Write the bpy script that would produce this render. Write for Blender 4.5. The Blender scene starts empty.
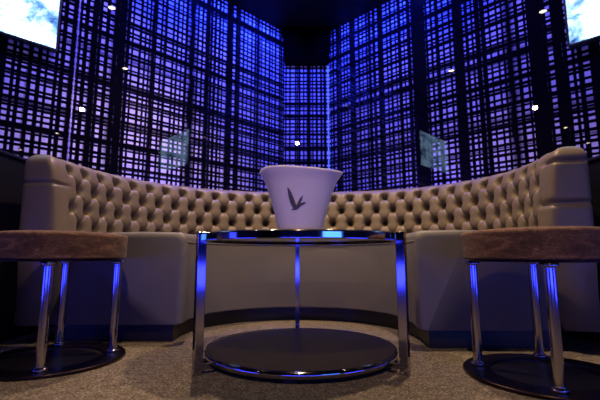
import bpy, bmesh, math, random
from mathutils import Vector, Matrix
random.seed(7)
S = 0.385            # camera height in metres; the layout below is measured in camera heights
PI = math.pi
sc = bpy.context.scene
C = sc.collection

# ------------------------------------------------------------------ helpers
def link(o, parent=None):
    C.objects.link(o)
    if parent: o.parent = parent
    return o

def obj(name, bm, mat, parent=None, smooth=True, loc=None, rot=None):
    me = bpy.data.meshes.new(name)
    bmesh.ops.recalc_face_normals(bm, faces=bm.faces[:])
    bm.to_mesh(me); bm.free()
    for m in (mat if isinstance(mat, (list, tuple)) else [mat]): me.materials.append(m)
    if smooth:
        for p in me.polygons: p.use_smooth = True
    o = bpy.data.objects.new(name, me)
    if loc is not None: o.location = loc
    if rot is not None: o.rotation_euler = rot
    return link(o, parent)

def tag(o, label, cat, group=None, kind=None):
    o['label'] = label
    if cat: o['category'] = cat
    if group: o['group'] = group
    if kind: o['kind'] = kind
    return o

def thing(name, label, cat, loc=(0, 0, 0), rz=0, group=None):
    o = bpy.data.objects.new(name, None)
    o.location = loc; o.rotation_euler = (0, 0, rz); o.empty_display_size = .1
    link(o); return tag(o, label, cat, group)

def struct(o):
    o['kind'] = 'structure'; return o

def box(bm, lo, hi, bev=0.0, seg=2):
    r = bmesh.ops.create_cube(bm, size=1)
    vs = r['verts']
    for v in vs:
        v.co = Vector([lo[i] + (v.co[i] + .5) * (hi[i] - lo[i]) for i in range(3)])
    if bev > 0:
        es = list({e for v in vs for e in v.link_edges})
        bmesh.ops.bevel(bm, geom=es, offset=bev, segments=seg, affect='EDGES', profile=.5)
    return bm

def lathe(bm, prof, n=96, fx=1, fy=1):
    """prof: list of (r, z); r = 0 closes with a point"""
    rings = []
    full = [prof[0]]
    for a, b in zip(prof, prof[1:]):             # short faces next to every corner keep the long ones truly flat
        d = math.hypot(b[0] - a[0], b[1] - a[1])
        if d > .02:
            for k in (.0025 / d, 1 - .0025 / d): full.append((a[0] + (b[0] - a[0]) * k, a[1] + (b[1] - a[1]) * k))
        full.append(b)
    for r, z in full:
        if r <= 1e-6: rings.append([bm.verts.new((0, 0, z))])
        else: rings.append([bm.verts.new((r * fx * math.cos(2 * PI * k / n), r * fy * math.sin(2 * PI * k / n), z)) for k in range(n)])
    for a, b in zip(rings, rings[1:]):
        for k in range(n):
            k2 = (k + 1) % n
            if len(a) == 1 and len(b) == 1: continue
            if len(a) == 1: bm.faces.new((a[0], b[k], b[k2]))
            elif len(b) == 1: bm.faces.new((a[k], a[k2], b[0]))
            else: bm.faces.new((a[k], a[k2], b[k2], b[k]))
    return bm

def fillet(prof, segs=5):
    """prof: list of (r, z, radius); rounds corners"""
    out = []
    n = len(prof)
    for i, (x, y, r) in enumerate(prof):
        if r <= 0 or i in (0, n - 1): out.append((x, y)); continue
        p = Vector((x, y)); a = Vector(prof[i - 1][:2]) - p; b = Vector(prof[i + 1][:2]) - p
        a.normalize(); b.normalize()
        ang = a.angle(b); d = r / math.tan(ang / 2)
        c = p + (a + b).normalized() * (r / math.sin(ang / 2))
        s, e = p + a * d - c, p + b * d - c
        t = s.angle(e)
        for k in range(segs + 1):
            f = k / segs
            v = (s * math.sin((1 - f) * t) + e * math.sin(f * t)) / math.sin(t)
            out.append((c.x + v.x, c.y + v.y))
    return out

# ------------------------------------------------------------------ materials
class NT:
    def __init__(self, name):
        self.m = bpy.data.materials.new(name); self.m.use_nodes = True
        self.t = self.m.node_tree
        self.b = self.t.nodes['Principled BSDF']
    def n(self, typ, **kw):
        nd = self.t.nodes.new(typ)
        for k, v in kw.items(): setattr(nd, k, v)
        return nd
    def put(self, sock, v):
        if v is None: return
        if hasattr(v, 'is_output') or isinstance(v, bpy.types.NodeSocket): self.t.links.new(v, sock)
        else: sock.default_value = v
    def math(self, op, a, b=None, c=None, clamp=False):
        nd = self.n('ShaderNodeMath', operation=op, use_clamp=clamp)
        self.put(nd.inputs[0], a); self.put(nd.inputs[1], b); self.put(nd.inputs[2], c)
        return nd.outputs[0]
    def mix(self, f, a, b):
        nd = self.n('ShaderNodeMix', data_type='RGBA')
        self.put(nd.inputs[0], f); self.put(nd.inputs[6], a); self.put(nd.inputs[7], b)
        return nd.outputs[2]
    def coords(self): return self.n('ShaderNodeTexCoord').outputs['Object']
    def noise(self, vec, scale, detail=3, rough=.5, dist=0):
        nd = self.n('ShaderNodeTexNoise'); self.put(nd.inputs['Vector'], vec)
        nd.inputs['Scale'].default_value = scale; nd.inputs['Detail'].default_value = detail
        nd.inputs['Roughness'].default_value = rough; nd.inputs['Distortion'].default_value = dist
        return nd.outputs[0]
    def ramp(self, f, stops):
        nd = self.n('ShaderNodeValToRGB'); self.put(nd.inputs[0], f)
        while len(nd.color_ramp.elements) < len(stops): nd.color_ramp.elements.new(.5)
        for e, (p, c) in zip(nd.color_ramp.elements, stops): e.position = p; e.color = c
        return nd.outputs[0]
    def bump(self, h, strength=.3, dist=.002):
        nd = self.n('ShaderNodeBump'); nd.inputs['Strength'].default_value = strength
        nd.inputs['Distance'].default_value = dist; self.put(nd.inputs['Height'], h)
        self.t.links.new(nd.outputs[0], self.b.inputs['Normal'])
    def base(self, col=None, rough=None, metal=None, spec=None, coat=None, coat_rough=None):
        for k, v in (('Base Color', col), ('Roughness', rough), ('Metallic', metal), ('Specular IOR Level', spec),
                     ('Coat Weight', coat), ('Coat Roughness', coat_rough)):
            self.put(self.b.inputs[k], v)
        return self.m

def rgb(r, g, b): return (r, g, b, 1)

def mat_plain(name, col, rough=.5, metal=0, spec=.5, var=0, scale=8, **kw):
    q = NT(name)
    c = rgb(*col)
    if var:
        c = q.mix(q.noise(q.coords(), scale, 4), rgb(*[x * (1 - var) for x in col]), rgb(*[min(1, x * (1 + var)) for x in col]))
    return q.base(c, rough, metal, spec, **kw)

def mat_emit(name, col, strength):
    q = NT(name); q.base(rgb(0, 0, 0), .5)
    q.put(q.b.inputs['Emission Color'], rgb(*col)); q.b.inputs['Emission Strength'].default_value = strength
    return q.m

def mat_plaid(name, seed, vdense, hdense, cell=(.66, .60, .95)):
    """hand-drawn looking lattice of black lines over a pale ground, behind polished glass"""
    q = NT(name)
    sep = q.n('ShaderNodeSeparateXYZ'); q.put(sep.inputs[0], q.coords())
    u, v = sep.outputs[0], sep.outputs[2]
    def white(x):
        nd = q.n('ShaderNodeTexWhiteNoise', noise_dimensions='1D'); q.put(nd.inputs['W'], x); return nd.outputs['Value']
    def n1(a, b, scale, sd):
        cb = q.n('ShaderNodeCombineXYZ'); q.put(cb.inputs[0], a); q.put(cb.inputs[1], b); cb.inputs[2].default_value = sd
        return q.noise(cb.outputs[0], scale, 2)
    def lines(a, along, period, wmin, wmax, sd, jit=.5):
        wob = q.math('MULTIPLY', q.math('SUBTRACT', n1(q.math('MULTIPLY', along, 1.0), q.math('MULTIPLY', a, 3.0), 5.0, sd), .5), period * .10)
        x = q.math('DIVIDE', q.math('ADD', a, wob), period)
        i = q.math('FLOOR', x); f = q.math('SUBTRACT', x, i)
        r1 = white(q.math('ADD', i, sd + .37)); r2 = white(q.math('ADD', i, sd + 91.13))
        cen = q.math('ADD', q.math('MULTIPLY', q.math('SUBTRACT', r1, .5), jit), .5)
        hw = q.math('ADD', q.math('MULTIPLY', q.math('POWER', r2, 1.5), (wmax - wmin) / 2), wmin / 2)
        d = q.math('ABSOLUTE', q.math('SUBTRACT', f, cen))
        mr = q.n('ShaderNodeMapRange', clamp=True); q.put(mr.inputs[0], q.math('SUBTRACT', d, hw))
        mr.inputs[1].default_value = -.04; mr.inputs[2].default_value = .04; mr.inputs[3].default_value = 1; mr.inputs[4].default_value = 0
        return mr.outputs[0]
    m = None
    for a, al, p, w0, w1, sd in ((u, v, .043, .36, .70 * vdense, seed), (u, v, .172, .08, .42 * vdense, seed + 13.0), (u, v, .61, .05, .15 * vdense, seed + 29.0),
                                 (v, u, .040, .36, .62 * hdense, seed + 41.0), (v, u, .150, .06, .34 * hdense, seed + 57.0), (v, u, .53, .03, .16 * hdense, seed + 73.0)):
        l = lines(a, al, p, w0, w1, sd)
        m = l if m is None else q.math('MAXIMUM', m, l)
    tone = q.noise(q.coords(), 2.2, 2)
    c = q.mix(tone, rgb(*[x * .8 for x in cell]), rgb(*cell))
    q.base(q.mix(m, c, rgb(.0025, .002, .005)), .5, 0, 0.0, 1.0, 0.0)
    q.b.inputs['Coat IOR'].default_value = 1.5
    return q.m

def mat_carpet():
    q = NT('carpet'); co = q.coords()
    a = q.noise(co, 130, 3, .75); b = q.noise(co, 34, 3, .6); d = q.noise(co, 3, 2)
    k = q.math('ADD', q.math('MULTIPLY', a, .72), q.math('ADD', q.math('MULTIPLY', b, .22), q.math('MULTIPLY', d, .06)))
    c = q.ramp(k, [(.36, rgb(.018, .015, .013)), (.5, rgb(.125, .103, .085)), (.66, rgb(.36, .31, .26))])
    q.base(c, .95, 0, .1); q.bump(a, .8, .006); return q.m

def mat_leather(name, col, rough=.42):
    q = NT(name); co = q.coords()
    vo = q.n('ShaderNodeTexVoronoi'); q.put(vo.inputs['Vector'], co); vo.inputs['Scale'].default_value = 420
    n = q.noise(co, 6, 4)
    c = q.mix(n, rgb(*[x * .85 for x in col]), rgb(*[x * 1.12 for x in col]))
    q.base(c, q.ramp(q.noise(co, 14, 3), [(.3, (rough - .06,) * 3 + (1,)), (.7, (rough + .08,) * 3 + (1,))]), 0, .42)
    q.bump(vo.outputs['Distance'], .12, .001); return q.m

def mat_suede():
    q = NT('worn_brown_velvet'); co = q.coords()
    mp = q.n('ShaderNodeMapping'); q.put(mp.inputs[0], co); mp.inputs['Scale'].default_value = (1, 1, 3.2)
    n = q.noise(mp.outputs[0], 16, 6, .72, .6); n2 = q.noise(mp.outputs[0], 120, 3, .7)
    k = q.math('ADD', q.math('MULTIPLY', n, .7), q.math('MULTIPLY', n2, .3))
    c = q.ramp(k, [(.34, rgb(.022, .010, .005)), (.52, rgb(.10, .047, .022)), (.72, rgb(.34, .18, .09))])
    q.base(c, .8, 0, .25); q.b.inputs['Sheen Weight'].default_value = .08; q.bump(n2, .35, .002); return q.m

def mat_screen(name, off):
    q = NT(name); co = q.coords()
    mp = q.n('ShaderNodeMapping'); q.put(mp.inputs[0], co); mp.inputs['Location'].default_value = off
    mp.inputs['Scale'].default_value = (1.0, 1.0, 1.4)
    n = q.noise(mp.outputs[0], 5.0, 8, .62, .9); n2 = q.noise(mp.outputs[0], 22, 5, .7)
    k = q.math('ADD', q.math('MULTIPLY', n, .8), q.math('MULTIPLY', n2, .2))
    c = q.ramp(k, [(.33, rgb(.01, .02, .05)), (.40, rgb(.04, .11, .30)), (.465, rgb(.16, .27, .42)), (.53, rgb(.36, .62, 1.0)), (.64, rgb(.50, .74, 1.0)), (.72, rgb(.14, .13, .15))])
    q.base(rgb(0, 0, 0), .15)
    q.put(q.b.inputs['Emission Color'], c); q.b.inputs['Emission Strength'].default_value = 4.0
    return q.m

M = dict(
    plaid_l=mat_plaid('plaid_wallpaper_under_glass_left', 3.0, 1.0, 1.0),
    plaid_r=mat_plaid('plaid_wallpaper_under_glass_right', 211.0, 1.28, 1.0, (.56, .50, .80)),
    plaid_c=mat_plaid('plaid_wallpaper_under_glass_centre', 407.0, .9, .9),
    carpet=mat_carpet(),
    black=mat_plain('black_paint', (.003, .003, .004), .6, 0, .2, .3, 4),
    matt=mat_plain('matt_black_paint', (.0012, .0012, .0014), .9, 0, 0.0, .3, 4),
    dark=mat_plain('black_lacquer', (.008, .007, .010), .35, 0, .4, .3, 4),
    leather=mat_leather('taupe_leather', (.168, .130, .070)),
    leather_front=mat_leather('taupe_leather_seat', (.140, .128, .112), .46),
    button=mat_leather('taupe_leather_button_shaded', (.035, .026, .02)),  # same leather, darkened to stand for the shade down in the tuft holes
    suede=mat_suede(),
    chrome=mat_plain('polished_chrome', (.46, .43, .45), .09, 1, .5, .04, 20),
    bronze=mat_plain('dark_bronze', (.045, .030, .024), .3, 1, .5, .3, 12),
    top=mat_plain('black_glass_top', (.010, .009, .011), .12, 0, .5, .2, 6, coat=.6, coat_rough=.05),
    shelf=mat_plain('dark_brown_laminate', (.030, .022, .018), .38, 0, .45, .25, 7),
    bucket=mat_plain('frosted_white_plastic', (.70, .63, .72), .34, 0, .45, .02, 5),
    emblem=mat_plain('grey_print', (.19, .18, .24), .4, 0, .4, .15, 60),
    bezel=mat_plain('black_plastic', (.010, .010, .012), .3, 0, .5, .2, 9),
    lamp=mat_emit('lamp_glow', (1.0, .80, .55), 60.0),
    led=mat_emit('blue_led', (.05, .10, 1.0), 2.6),
    seam=mat_plain('glass_edge', (.30, .26, .75), .2, 0, .6, .1, 30),
)

# ------------------------------------------------------------------ the room
K = 10.2 * S         # the two patterned walls meet (virtually) at (0, K), each at 45 degrees
HC = 6.8 * S         # ceiling
q2 = math.sqrt(.5)
XE = 0.40 * S        # left edge of the narrow panel is at -XE
XR = 0.75 * S        # and its right edge at XR
LW = 5.6             # length of each side wall
TH = .10
def wall_box(name, mat, L, H, loc, rz, hole=None):
    bm = bmesh.new(); box(bm, (0, 0, 0), (L, TH, H))
    return struct(obj(name, bm, mat, None, False, loc, (0, 0, rz)))
yc = K - XE
# left wall: local x runs from its far-left end to the corner; local -y faces the room
pl = Vector((-XE, yc, 0)) - Vector((q2, q2, 0)) * LW
wall_l = wall_box('wall_left', M['plaid_l'], LW, HC, pl, PI / 4)
wall_r = wall_box('wall_right', M['plaid_r'], LW, HC, (XR, yc, 0), -PI / 4)
wall_c = wall_box('wall_back', M['plaid_c'], XE + XR, HC, (-XE, yc, 0), 0)
RX, RY = 6.4, -5.2
yl = pl.y
for nm, lo, hi in (('wall_rear', (-RX, RY - .1, 0), (RX, RY, HC)),
                   ('wall_east', (RX, RY, 0), (RX + .1, yl, HC)), ('wall_west', (-RX - .1, RY, 0), (-RX, yl, HC)),
                   ('wall_northwest', (-RX, yl, 0), (pl.x, yl + .1, HC)), ('wall_northeast', (-pl.x, yl, 0), (RX, yl + .1, HC))):
    bm = bmesh.new(); box(bm, lo, hi); struct(obj(nm, bm, M['black'], None, False))
bm = bmesh.new(); box(bm, (-RX - .1, RY - .1, -.05), (RX + .1, K + .2, 0)); struct(obj('floor', bm, M['carpet'], None, False))
bm = bmesh.new(); box(bm, (-RX - .1, RY - .1, HC), (RX + .1, K + .2, HC + .06)); struct(obj('ceiling', bm, M['black'], None, False))
# black bulkhead filling the top of the corner, a little wider towards the ceiling
bm = bmesh.new()
zb = 5.86 * S; xm = (XR - XE) / 2
def ring(xh, y0, z): return [bm.verts.new(p) for p in ((xm - xh, y0, z), (xm + xh, y0, z), (xm + xh + .012, yc - .002, z), (xm - xh - .012, yc - .002, z))]
a = ring(.54 * S, yc - .05, zb); b = ring(.62 * S, yc - .10, HC)
for i in range(4): bm.faces.new((a[i], a[(i + 1) % 4], b[(i + 1) % 4], b[i]))
bm.faces.new(a); bm.faces.new(b)
struct(obj('trim_1', bm, M['matt'], None, False))
# narrow glass joint on the left wall
def on_wall(side, px):
    """distance from the corner along a wall seen at image column px"""
    k = (px - 300) / 400
    if side == 'l': z = K / (1 - k); x = k * z; return LW - math.hypot(x + XE, z - yc)
    z = (yc + XR) / (1 + k); x = k * z; return math.hypot(x - XR, z - yc)
for n, (w, px, loc, rz, side) in enumerate(((wall_l, 62, pl, PI / 4, 'l'),)):
    d = on_wall(side, px)
    bm = bmesh.new(); box(bm, (d - .003, -.004, 0), (d + .003, 0, HC - .002)); struct(obj('trim_%d' % (n + 2), bm, M['seam'], None, False, loc, (0, 0, rz)))
# vertical blue light strip in the right-hand corner
bm = bmesh.new(); box(bm, (-.004, -.008, 0), (.004, .0, zb), .002)
tag(obj('led_strip', bm, M['led'], None, False, (XR - .012, yc, 0)), 'thin vertical blue light strip in the wall corner right of the narrow panel', 'light strip')

# ------------------------------------------------------------------ televisions
def television(label, loc, rz, d0, d1, z0, z1, off):
    t = thing('television', label, 'television', Vector(loc) + Matrix.Rotation(rz, 3, 'Z') @ Vector(((d0 + d1) / 2, 0, z0)), rz, 'wall screens')
    w, h = d1 - d0, z1 - z0
    bm = bmesh.new(); box(bm, (-w / 2, -.045, 0), (w / 2, -.002, h), .006)
    obj('housing', bm, M['bezel'], t, False)
    bm = bmesh.new()
    bw = .012
    for lo, hi in (((-w / 2, 0), (w / 2, bw)), ((-w / 2, h - bw), (w / 2, h)), ((-w / 2, bw), (-w / 2 + bw, h - bw)), ((w / 2 - bw, bw), (w / 2, h - bw))):
        box(bm, (lo[0], -.052, lo[1]), (hi[0], -.0455, hi[1]))
    obj('bezel', bm, M['bezel'], t, False)
    bm = bmesh.new(); box(bm, (-w / 2 + bw, -.048, bw), (w / 2 - bw, -.0455, h - bw))
    obj('screen', bm, mat_screen('screen_picture', off), t, False)
dl = on_wall('l', 40); dr = on_wall('r', 587)
television('wall screen on the left wall showing white and blue clouds', pl, PI / 4, dl - .90, dl, 4.27 * S, 4.27 * S + .54, (0, 0, 0))
television('wall screen on the right wall showing a white blaze on blue', (XR, yc, 0), -PI / 4, dr, dr + .90, 4.32 * S, 4.32 * S + .54, (3.1, 0, 2.2))

# ------------------------------------------------------------------ the curved tufted booth
def spline(pts, n):
    P = [Vector((p[0], p[1])) for p in pts]
    P = [P[0] * 2 - P[1]] + P + [P[-1] * 2 - P[-2]]
    fine = []
    for i in range(1, len(P) - 2):
        for k in range(40):
            t = k / 40
            a, b, c, d = P[i - 1], P[i], P[i + 1], P[i + 2]
            fine.append(.5 * ((2 * b) + (c - a) * t + (2 * a - 5 * b + 4 * c - d) * t * t + (3 * b - a - 3 * c + d) * t ** 3))
    fine.append(P[-2])
    L = [0]
    for a, b in zip(fine, fine[1:]): L.append(L[-1] + (b - a).length)
    out = []; j = 0
    for k in range(n):
        s = L[-1] * k / (n - 1)
        while j < len(L) - 2 and L[j + 1] < s: j += 1
        f = (s - L[j]) / max(1e-9, L[j + 1] - L[j])
        out.append(fine[j].lerp(fine[j + 1], f))
    return out, L[-1]

back_pts = [(-3.10, 4.72), (-3.09, 5.15), (-2.93, 5.85), (-2.5, 6.65), (-1.80, 7.30), (-.95, 7.64), (0, 7.74),
            (.95, 7.64), (1.86, 7.36), (2.62, 6.74), (3.08, 5.85), (3.13, 5.0), (2.99, 4.36)]
NU = 1100
bp, BL = spline(back_pts, NU)                     # BL in camera heights
def frame(path, i):
    a, b = path[max(0, i - 1)], path[min(len(path) - 1, i + 1)]
    t = (b - a).normalized(); return t, Vector((t.y, -t.x))   # tangent, inward normal (towards the viewer's side)
HB = 2.2; HS = 1.27
# front profile of the back: (inward offset, height), from below seat level to the top ridge
fprof = []
ctrl = [(.30, HS - .12), (.285, HS), (.26, 1.55), (.235, 1.80), (.205, 2.00), (.165, 2.11), (.10, 2.175), (.02, HB), (-.06, HB - .004)]
cp, _ = spline(ctrl, 84)
fprof = [(p.x, p.y) for p in cp]
def outer(z):
    if z < 2.06: return -.17
    return -.17 + .10 * (1 - math.sqrt(max(0, 1 - ((z - 2.06) / .141) ** 2)))
oprof = [(outer(z), z) for d, z in reversed(fprof)]
bprof = [(-.17, .6), (-.17, .20), (.18, .20), (.30, .6)]
NCOL = 30; CW = BL / (NCOL + .9)
ROWS = [2.06, 1.82, 1.58, 1.34]                 # button heights
RH = ROWS[0] - ROWS[1]
U0 = .62 * CW                                    # first column of buttons
def groove(right, z):
    """creases across the upholstered end blocks"""
    if right: return math.exp(-((z - 2.03) / .022) ** 2) + .9 * math.exp(-((z - 1.56) / .03) ** 2)
    return .6 * math.exp(-((z - 1.84) / .018) ** 2)
def tuft(u, z):
    """inward puff (camera heights) at arc position u and height z"""
    edge = min(u, BL - u)
    fade = min(1, max(0, (edge - .30 * CW) / (.5 * CW)))
    x = (u - U0) / CW; y = (ROWS[0] - z) / RH       # y = 0 top row, 1 second row
    p, q = x + .5 * y, x - .5 * y
    def fold(t): return abs(math.sin(PI * t))
    if y >= 0:
        dp, dq = p - round(p), q - round(q)
        near = math.hypot((dp + dq) / 2, (dp - dq) * RH / CW)
        puff = 1 - .13 * math.exp(-min(abs(dp), abs(dq)) / .07) - .14 * math.exp(-(near / .27) ** 2) - 1.25 * math.exp(-(near / .145) ** 2)
    else:
        near = math.hypot(x - round(x), y * RH / CW)
        pl_ = 1 - .13 * math.exp(-abs(x - round(x)) / .07) - .14 * math.exp(-(near / .27) ** 2) - 1.25 * math.exp(-(near / .145) ** 2)
        k = min(1, -y / .50); k = k * k * (3 - 2 * k)
        puff = pl_ * (1 - k) + k * (.86 + .10 * fold(x) ** .6)
    g = groove(u > BL / 2, z) * max(0, 1 - edge / (.62 * CW))
    return .20 * (puff * fade + .80 * (1 - fade)) - .15 - .045 * g

sofa = thing('curved_sofa', 'curved taupe leather booth with deep buttoned back around the low table', 'sofa', (0, 6.0 * S, 0))
O = Vector((0, 6.0 * S, 0))
def W(pt, z): return Vector((pt.x * S, pt.y * S, z * S)) - O
bm = bmesh.new()
rings = []
fN = len(fprof)
fnorm = []
for j in range(fN):
    a, b = Vector(fprof[max(0, j - 1)]), Vector(fprof[min(fN - 1, j + 1)])
    d = (b - a).normalized(); fnorm.append(Vector((d.y, -d.x)))
def back_ring(i):
    t, n = frame(bp, i); u = BL * i / (NU - 1); r = []
    for j, (d, z) in enumerate(fprof):
        w = tuft(u, z)
        k = 1 - max(0, min(1, (j - (fN - 18)) / 15)); w = w * k      # the relief runs out over the top roll
        r.append(bm.verts.new(W(bp[i] + n * (d + fnorm[j].x * w), z + fnorm[j].y * w)))
    for d, z in oprof + bprof: r.append(bm.verts.new(W(bp[i] + n * d, z)))
    return r
for i in range(NU): rings.append(back_ring(i))
for a, b in zip(rings, rings[1:]):
    m = len(a)
    for j in range(m): bm.faces.new((a[j], a[(j + 1) % m], b[(j + 1) % m], b[j]))
for right, rg, i in ((False, rings[0], 0), (True, rings[-1], NU - 1)):
    t, n = frame(bp, i); t = t if right else -t
    NC = 12; grid = []
    for j in range(fN):
        f, o_ = rg[j], rg[2 * fN - 1 - j]; z = fprof[j][1]; row = [f]
        for c in range(1, NC):
            k = c / NC
            e = (1 - abs(2 * k - 1) ** 5) * (1 - min(1, max(0, (z - 1.95) / .26)) ** 4)
            p = f.co.lerp(o_.co, .5 - .5 * math.cos(PI * k)) + Vector((t.x, t.y, 0)) * S * (.12 * e - .05 * groove(right, z) * math.sin(PI * k) ** .5)
            row.append(bm.verts.new(p))
        row.append(o_); grid.append(row)
    for a, b in zip(grid, grid[1:]):
        for c in range(NC): bm.faces.new((a[c], a[c + 1], b[c + 1], b[c]))
    bm.faces.new(grid[0] + [v for v in rg[2 * fN:]])
backrest = obj('backrest', bm, M['leather'], sofa)

# buttons: the three rows that show above the seat
bm = bmesh.new(); lathe(bm, [(0, .0045), (.004, .0042), (.008, .0026), (.0098, 0), (.008, -.003), (0, -.004)], 14)
b0 = obj('button', bm, M['button'], sofa)
first = True
def prof_at(z):
    for j in range(fN - 1):
        if fprof[j][1] <= z <= fprof[j + 1][1]:
            f = (z - fprof[j][1]) / (fprof[j + 1][1] - fprof[j][1]); return fprof[j][0] + f * (fprof[j + 1][0] - fprof[j][0]), fnorm[j]
    return fprof[-1][0], fnorm[-1]
count = 0
for r in range(3):
    z = ROWS[r]
    for cidx in range(-1, NCOL + 2):
        u = U0 + (cidx + (.5 if r % 2 else 0)) * CW
        if not (.45 * CW < u < BL - .45 * CW) or count >= 100: continue
        i = int(round(u / BL * (NU - 1))); t, n = frame(bp, i)
        d, fn = prof_at(z); w = tuft(u, z) + .004
        loc = W(bp[i] + n * (d + fn.x * w), z + fn.y * w)
        axis = Vector((n.x * fn.x, n.y * fn.x, fn.y)).normalized()
        o = b0 if first else b0.copy()
        if not first: link(o, sofa)
        first = False; count += 1
        o.location = loc; o.rotation_euler = axis.to_track_quat('Z', 'Y').to_euler()

# seat: lofted between the front edge and the back
NS = 120
front_pts = [(-1.36, 4.86), (-1.36, 5.2), (-1.22, 5.66), (-.85, 6.06), (-.45, 6.25), (0, 6.31), (.45, 6.24), (.85, 6.03), (1.20, 5.58), (1.30, 5.0), (1.27, 4.50)]
fp, FL = spline(front_pts, NS)
hb = [(-3.12, 4.86), (-3.1, 5.2), (-2.93, 5.85), (-2.5, 6.65), (-1.80, 7.30), (-.95, 7.64), (0, 7.74), (.95, 7.64), (1.86, 7.36), (2.62, 6.74), (3.08, 5.85), (3.13, 5.0), (3.0, 4.50)]
op, OL = spline(hb, NS)
def loft(prof, shrink_ends=True):
    """prof: (fraction front->back or offset, height) in camera heights; closed ring per station"""
    bm = bmesh.new(); rings = []
    def st(i, sh, push):
        t, _ = frame(fp, i)
        t = (0, -1) if i == 0 else ((0, 1) if i == NS - 1 else t)
        A, B = fp[i], op[i]; d = (B - A).normalized(); L = (B - A).length; r = []
        if i in (0, NS - 1): pv = Vector((0, -push))
        else: pv = Vector((0, 0))
        zs = [z for _, z in prof]; zm = (min(zs) + max(zs)) / 2
        for o_, z in prof:
            o2 = o_ if o_ >= 0 else L + o_
            o2 = max(o2, 0) ; o2 = o2 + (sh if o_ < .5 * L and o_ >= 0 else 0)
            zz = z - sh if z > zm else z
            r.append(bm.verts.new(W(A + d * o2 + pv, zz)))
        return r
    if shrink_ends:
        rings.append(st(0, .07, .075)); rings.append(st(0, .03, .068)); rings.append(st(0, .008, .045))
    for i in range(NS): rings.append(st(i, 0, 0))
    if shrink_ends:
        rings.append(st(NS - 1, .008, .045)); rings.append(st(NS - 1, .03, .068)); rings.append(st(NS - 1, .07, .075))
    for a, b in zip(rings, rings[1:]):
        m = len(a)
        for j in range(m): bm.faces.new((a[j], a[(j + 1) % m], b[(j + 1) % m], b[j]))
    bm.faces.new(rings[0]); bm.faces.new(rings[-1])
    return bm
sp = fillet([(.30, .20, 0), (.02, .20, .02), (0, .6, .3), (.0, HS, .085), (.5, HS + .01, 0)], 6)
sprof = sp + [(.9, HS), (-.22, HS - .02), (-.20, .20)]
seat = obj('seat', loft(sprof), M['leather_front'], sofa)
# welt along the seat's upper front edge
bm = bmesh.new(); prev = None
rw = .010
for i in range(NS):
    A, B = fp[i], op[i]; d = (B - A).normalized(); r = []
    for k in range(8):
        a = 2 * PI * k / 8
        r.append(bm.verts.new(W(A + d * (.0 + rw * math.cos(a)), HS - .115 + rw * math.sin(a))))
    if prev:
        for k in range(8): bm.faces.new((prev[k], prev[(k + 1) % 8], r[(k + 1) % 8], r[k]))
    else: bm.faces.new(r)
    prev = r
bm.faces.new(prev)
obj('piping', bm, M['leather_front'], seat)
obj('plinth', loft([(.13, 0), (.13, .205), (-.25, .205), (-.25, 0)], False), M['dark'], sofa, False)

# ------------------------------------------------------------------ dark dividers beside the booth
def divider(label, x0, x1, y0, y1, h):
    bm = bmesh.new(); box(bm, (x0, y0, 0), (x1, y1, h), .006)
    t = thing('low_partition', label, 'partition', ((x0 + x1) / 2, y0, 0))
    me = obj('panel', bm, M['black'], t, False); me.location = (-(x0 + x1) / 2, -y0, 0)
    bm = bmesh.new(); box(bm, (x0 - .008, y0 - .008, h), (x1 + .008, y1 + .0, h + .016), .004)
    c = obj('cap', bm, M['dark'], t, False); c.location = (-(x0 + x1) / 2, -y0, 0)
divider('low black partition behind the left end of the booth', -3.75 * S, -3.46 * S, 4.3 * S, 6.2 * S, 2.16 * S)
divider('low black partition behind the right end of the booth', 3.46 * S, 3.75 * S, 4.1 * S, 6.2 * S, 2.10 * S)

# ------------------------------------------------------------------ stools
def dup(root):
    r = root.copy(); link(r)
    for ch in list(root.children):
        c = ch.copy(); link(c, r)
        for g in ch.children: link(g.copy(), c)
    return r
SR = .62 * S; ST = 1.215 * S; SB = .965 * S
st0 = thing('round_stool', 'round brown velvet stool on chrome legs left of the table', 'stool', (-2.39 * S, 4.01 * S, 0), 0, 'round stools')
bm = bmesh.new(); lathe(bm, fillet([(0, SB, 0), (SR - .004, SB, .006), (SR, ST - .006, .012), (SR * .72, ST + .002, .05), (0, ST + .008, 0)], 6), 96)
obj('seat', bm, M['suede'], st0)
bm = bmesh.new(); lathe(bm, fillet([(0, SB - .008, 0), (SR * .9, SB - .008, .003), (SR * .9, SB, 0), (0, SB, 0)], 3), 72); obj('seat_plate', bm, M['bronze'], st0)
bm = bmesh.new()
lathe(bm, fillet([(.44 * S, 0, 0), (.66 * S, 0, .0), (.66 * S, .012, .004), (.44 * S, .012, .004), (.44 * S, 0, 0)], 3), 96)
obj('base_ring', bm, M['bronze'], st0)
bm = bmesh.new(); lathe(bm, [(0, 0), (.4395 * S, 0), (.4395 * S, .005), (0, .005)], 72); obj('base_disc', bm, M['dark'], st0)
def leg_bm():
    bm = bmesh.new()
    lathe(bm, fillet([(0, .012, 0), (.023, .012, .002), (.023, .022, .003), (.0152, .026, .002), (.0152, SB - .02, .001), (.024, SB - .018, .002), (.024, SB - .008, 0), (0, SB - .008, 0)], 3), 28)
    return bm
LR = .535 * S
for k in range(4):
    a = math.radians(-67 + 90 * k)
    obj('leg', leg_bm(), M['chrome'], st0, True, (LR * math.cos(a), LR * math.sin(a), 0))
st1 = dup(st0); st1.location = (2.07 * S, 3.50 * S, 0)
st1['label'] = 'round brown velvet stool on chrome legs right of the table'
st1.rotation_euler = (0, 0, math.radians(-47))
st0.rotation_euler = (0, 0, 0)

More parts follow.
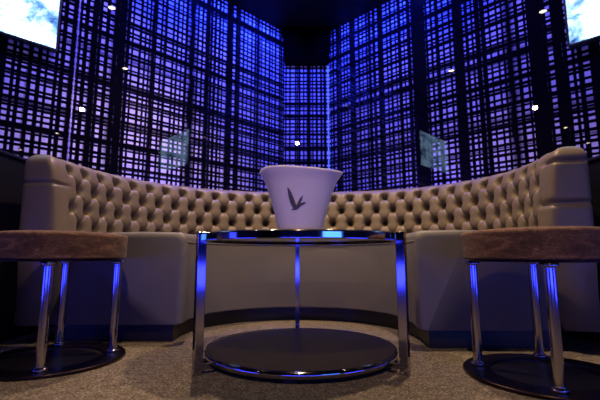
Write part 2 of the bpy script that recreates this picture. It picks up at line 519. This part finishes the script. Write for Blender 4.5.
# ------------------------------------------------------------------ table
TX, TY = .01 * S, 4.22 * S
tb = thing('coffee_table', 'round two-tier chrome table with dark shelf in front of the booth', 'table', (TX, TY, 0))
TT = 1.205 * S; TR = 1.05 * S
bm = bmesh.new(); lathe(bm, fillet([(0, TT - .020, 0), (TR - .006, TT - .020, .001), (TR - .006, TT, .002), (0, TT, 0)], 3), 128); obj('tabletop', bm, M['top'], tb)
bm = bmesh.new(); lathe(bm, fillet([(TR - .030, TT - .029, 0), (TR, TT - .029, .002), (TR, TT - .002, .003), (TR - .0062, TT - .002, 0), (TR - .0062, TT - .0206, 0), (TR - .030, TT - .0206, 0), (TR - .030, TT - .029, 0)], 3), 128); obj('rim', bm, M['chrome'], tb)
HR = .955 * S; HT = .095 * S
bm = bmesh.new(); lathe(bm, fillet([(0, HT - .018, 0), (HR - .004, HT - .018, .001), (HR - .004, HT, .002), (0, HT, 0)], 3), 128); shelf = obj('shelf', bm, M['shelf'], tb)
bm = bmesh.new(); lathe(bm, fillet([(HR - .02, HT - .024, 0), (HR, HT - .024, .009), (HR, HT + .001, .011), (HR - .004, HT + .001, 0), (HR - .0042, HT - .0185, 0), (HR - .02, HT - .0185, 0), (HR - .02, HT - .024, 0)], 3), 128); obj('shelf_rim', bm, M['chrome'], shelf)
for (lx, ly) in ((-.875, 3.53 - 4.22), (.875, 3.53 - 4.22), (-.045, 1.10)):
    a = math.atan2(ly, lx); R = math.hypot(lx, ly) * S
    bm = bmesh.new(); box(bm, (-.0155, -.0100, 0), (.0155, .0100, TT - .001), .002)
    lg = obj('leg', bm, M['chrome'], tb, False, (R * math.cos(a), R * math.sin(a), 0), (0, 0, a))
    bm = bmesh.new(); box(bm, (HR - R - .002, -.008, HT - .020), (-.0156, .008, HT - .006), .0015)
    obj('shelf_bracket', bm, M['chrome'], lg, False)
    bm = bmesh.new(); box(bm, (TR - R - .004, -.0100, TT - .030), (-.0156, .0100, TT - .002), .0015)
    obj('top_bracket', bm, M['chrome'], lg, False)
bm = bmesh.new(); box(bm, (-.040, -.03, 0), (.004, .0, HT - .024), .003)
obj('foot', bm, M['bezel'], tb, False, (-.018, -HR + .045, 0))

# ------------------------------------------------------------------ ice bucket
bz0 = TT; BH = .70 * S
bk = thing('ice_bucket', 'white flared ice bucket with grey bird emblem on the table', 'bucket', (-.005 * S + .003, TY + .0, bz0))
def lerp_t(tab, x):
    if x <= tab[0][0]: return tab[0][1]
    for (a, b), (c, d) in zip(tab, tab[1:]):
        if x <= c: return b + (d - b) * (x - a) / (c - a)
    return tab[-1][1]
RX_TAB = [(0, .222), (.15, .243), (.35, .279), (.6, .330), (.8, .382), (.92, .430), (1.0, .455)]
def rxy(f): r = lerp_t(RX_TAB, f) * S; return r, r * (.96 - .12 * f)
RIM = [(-1, .945), (-.92, .968), (-.78, .982), (-.35, .965), (.09, .94), (.58, .93), (.85, .935), (1, .95)]
NB = 96
bm = bmesh.new()
def bring(f, inset, low=None):
    r = []
    for k in range(NB):
        a = 2 * PI * k / NB
        h = lerp_t(RIM, math.cos(a))
        ff = f * h
        rx, ry = rxy(min(1, ff))
        lip = .006 * math.exp(-((a if a < PI else a - 2 * PI) / .35) ** 2) * max(0, (f - .86) / .14)
        z = ff * BH if low is None else low
        r.append(bm.verts.new(((rx - inset + lip) * math.cos(a) + .004 * f * S, (ry - inset) * math.sin(a), z)))
    return r
R_ = [bring(f, .004 if f == 0 else 0) for f in (0, .008, .1, .2, .3, .4, .5, .6, .7, .8, .87, .93, .97, 1.0)]
R_ += [bring(1.0, .004)] + [bring(f, .005) for f in (.93, .8, .6, .4, .2, .05)]
for a, b in zip(R_, R_[1:]):
    for k in range(NB): bm.faces.new((a[k], a[(k + 1) % NB], b[(k + 1) % NB], b[k]))
bm.faces.new(R_[0]); bm.faces.new(R_[-1])
obj('bucket_body', bm, M['bucket'], bk)
# flying bird, laid on the front of the bucket: outlines in image pixels around the bucket's middle
PX = 4.0 * S / 400 * 1.0
def onb(px, py):
    x = (px - 300.6) * PX; z = (229 - py) * PX + .019
    f = min(1, z / BH / .97); rx, ry = rxy(f); t = max(0, 1 - (x / rx) ** 2)
    return Vector((x, -ry * math.sqrt(t) - .0009, z))
shapes = [[(287.6, 187.2), (289.6, 189.2), (291.6, 192.6), (293.6, 197.0), (295.2, 201.2), (296.6, 204.8), (297.8, 206.6), (296.8, 209.0), (294.6, 209.4), (292.6, 206.6), (290.6, 202.6), (289.2, 198.0), (288.2, 193.0)],
          [(303.2, 195.6), (302.6, 199.2), (301.2, 202.4), (299.4, 205.2), (297.4, 207.6), (296.4, 206.8), (297.6, 203.6), (299.4, 200.0), (301.2, 197.4)],
          [(306.6, 202.4), (304.6, 204.0), (302.0, 205.2), (300.2, 207.0), (298.2, 209.0), (295.4, 210.0), (291.0, 209.4), (294.2, 208.4), (296.6, 206.8), (299.2, 204.6), (302.0, 203.0), (304.2, 202.2)]]
bm = bmesh.new()
for shp in shapes:
    vs = [bm.verts.new(onb(*p)) for p in shp]
    c = bm.verts.new(sum((v.co for v in vs), Vector()) / len(vs) + Vector((0, -.0006, 0)))
    for i in range(len(vs)): bm.faces.new((vs[i], vs[(i + 1) % len(vs)], c))
bmesh.ops.solidify(bm, geom=bm.faces[:], thickness=-.0006)
e = obj('bird_emblem', bm, M['emblem'], bk, False); e['label'] = 'grey flying bird'

# ------------------------------------------------------------------ ceiling lamps and light
lamps = [(-1.45, 5.75), (1.66, 4.72), (5.08, 1.52), (8.38, -1.46), (11.4, -5.3), (-4.55, 1.3), (-7.2, -1.64), (-9.74, -4.49), (-.15, -.5), (-.28, -8.0)]
proto = None
for i, (x, y) in enumerate(lamps):
    if proto is None:
        proto = thing('downlight', 'small round recessed ceiling downlight glowing warm white', 'ceiling light', (0, 0, 0), 0, 'ceiling downlights')
        bm = bmesh.new(); lathe(bm, fillet([(.030, -.001, 0), (.030, -.008, .002), (.048, -.008, .003), (.050, 0, 0), (.030, 0, 0)], 3), 32); obj('trim_ring', bm, M['bezel'], proto)
        bm = bmesh.new(); lathe(bm, [(0, -.004), (.020, -.004), (.0295, -.002), (.0295, 0), (0, 0)], 32); obj('bulb', bm, M['lamp'], proto)
        d = proto
    else: d = dup(proto)
    d.location = (x * S, y * S, HC)
def spot(x, y, w, col=(1, .70, .42), size=100, blend=.6, aim=None, z=None, rad=.03):
    l = bpy.data.lights.new('spot', 'SPOT'); l.energy = w; l.color = col; l.spot_size = math.radians(size); l.spot_blend = blend; l.shadow_soft_size = rad
    o = bpy.data.objects.new('downlight_beam', l); o.location = (x * S, y * S, (HC - .02) if z is None else z); link(o)
    if aim: o.rotation_euler = (Vector(aim) * S - o.location).to_track_quat('-Z', 'Y').to_euler()
    return o
def area(loc, aim, sx, sy, w, col):
    l = bpy.data.lights.new('area', 'AREA'); l.shape = 'RECTANGLE'; l.size = sx; l.size_y = sy; l.energy = w; l.color = col
    o = bpy.data.objects.new('led_wash', l); o.location = loc; link(o)
    o.rotation_euler = (Vector(aim) - Vector(loc)).to_track_quat('-Z', 'Y').to_euler(); return o
spot(-1.45, 5.75, 190, size=92, blend=.8); spot(1.66, 4.72, 190, size=92, blend=.8)
spot(-.15, -.5, 105, size=120, blend=.7)
# gimbal downlights turned towards the booth
spot(-.15, -.5, 90, size=62, blend=.9, aim=(0, 7.6, 2.1), z=HC - .03)
spot(5.08, 1.52, 50, size=50, blend=.9, aim=(-2.6, 5.6, 2.0))
spot(-4.55, 1.3, 50, size=50, blend=.9, aim=(2.6, 5.4, 2.0))
BLUE = (.02, .05, 1.0); VIO = (.29, .24, 1.0)
def wash(x, y, aim, w, col, size):
    l = bpy.data.lights.new('spot', 'SPOT'); l.energy = w; l.color = col; l.spot_size = math.radians(size); l.spot_blend = .9; l.shadow_soft_size = 0
    o = bpy.data.objects.new('unseen_wall_spot', l); o.location = (x, y, HC - .03); link(o)
    o.rotation_euler = (Vector(aim) - o.location).to_track_quat('-Z', 'Y').to_euler()
def at_wall(s, d, off): return s * ((XR if s > 0 else XE) + d * q2 - off * q2), yc - d * q2 - off * q2
for s in (-1, 1):
    # unseen blue spots for the LED glow close to the corner, along the tops of the patterned walls
    for d, off, w in ((.30, .32, 60), (.85, .36, 60), (1.4, .36, 30)):
        x, y = at_wall(s, d, off); ax, ay = at_wall(s, d, 0); wash(x, y, (ax, ay, 2.1), w, BLUE, 150)
    # violet spots further out, added to light the walls lilac; no fixtures there
    for d, off, w in ((.9, .6, 42), (1.7, .6, 52), (2.5, .6, 46), (3.3, .6, 40)):
        x, y = at_wall(s, d, off); ax, ay = at_wall(s, d, 0); wash(x, y, (ax, ay, 1.35), w * (1 if s < 0 else .72), VIO, 78)
    # blue strip behind the booth, washing up the walls
    area((s * 2.1 * S, 8.02 * S, .70), (s * 2.5 * S, 8.3 * S, 1.2), 1.1, .03, 5, (.06, .06, 1.0))
    # blue strips low on the far sides of the room
    area((s * 3.0, -.35, .13), (-s * .3, 1.4, .2), 1.6, .28, 12, (.03, .04, 1.0))
area((0, -2.9, .13), (0, 1.4, .2), 3.2, .30, 30, (.03, .045, 1.0))

area((2.3, -2.3, .72), (.1, 1.2, .46), 1.5, .42, 16, (.05, .20, 1.0))
area((-3.2, .9, .62), (-.2, 1.2, .46), 1.3, .35, 6, (.03, .05, 1.0))

w = bpy.data.worlds.new('World'); sc.world = w; w.use_nodes = True
w.node_tree.nodes['Background'].inputs[0].default_value = (.02, .02, .06, 1); w.node_tree.nodes['Background'].inputs[1].default_value = .3

# ------------------------------------------------------------------ camera
cam = bpy.data.cameras.new('camera'); cam.sensor_width = 36; cam.lens = 24; cam.clip_start = .02
cam.dof.use_dof = True; cam.dof.focus_distance = 1.65; cam.dof.aperture_fstop = 3.2
co = bpy.data.objects.new('camera', cam); co.location = (0, 0, S)
co.rotation_euler = (PI / 2 + math.atan(55 / 400), 0, 0); link(co); sc.camera = co
sc.view_settings.view_transform = 'Standard'; sc.view_settings.look = 'None'
sc.view_settings.gamma = 1; sc.view_settings.use_curve_mapping = False
sc.view_settings.exposure = 0
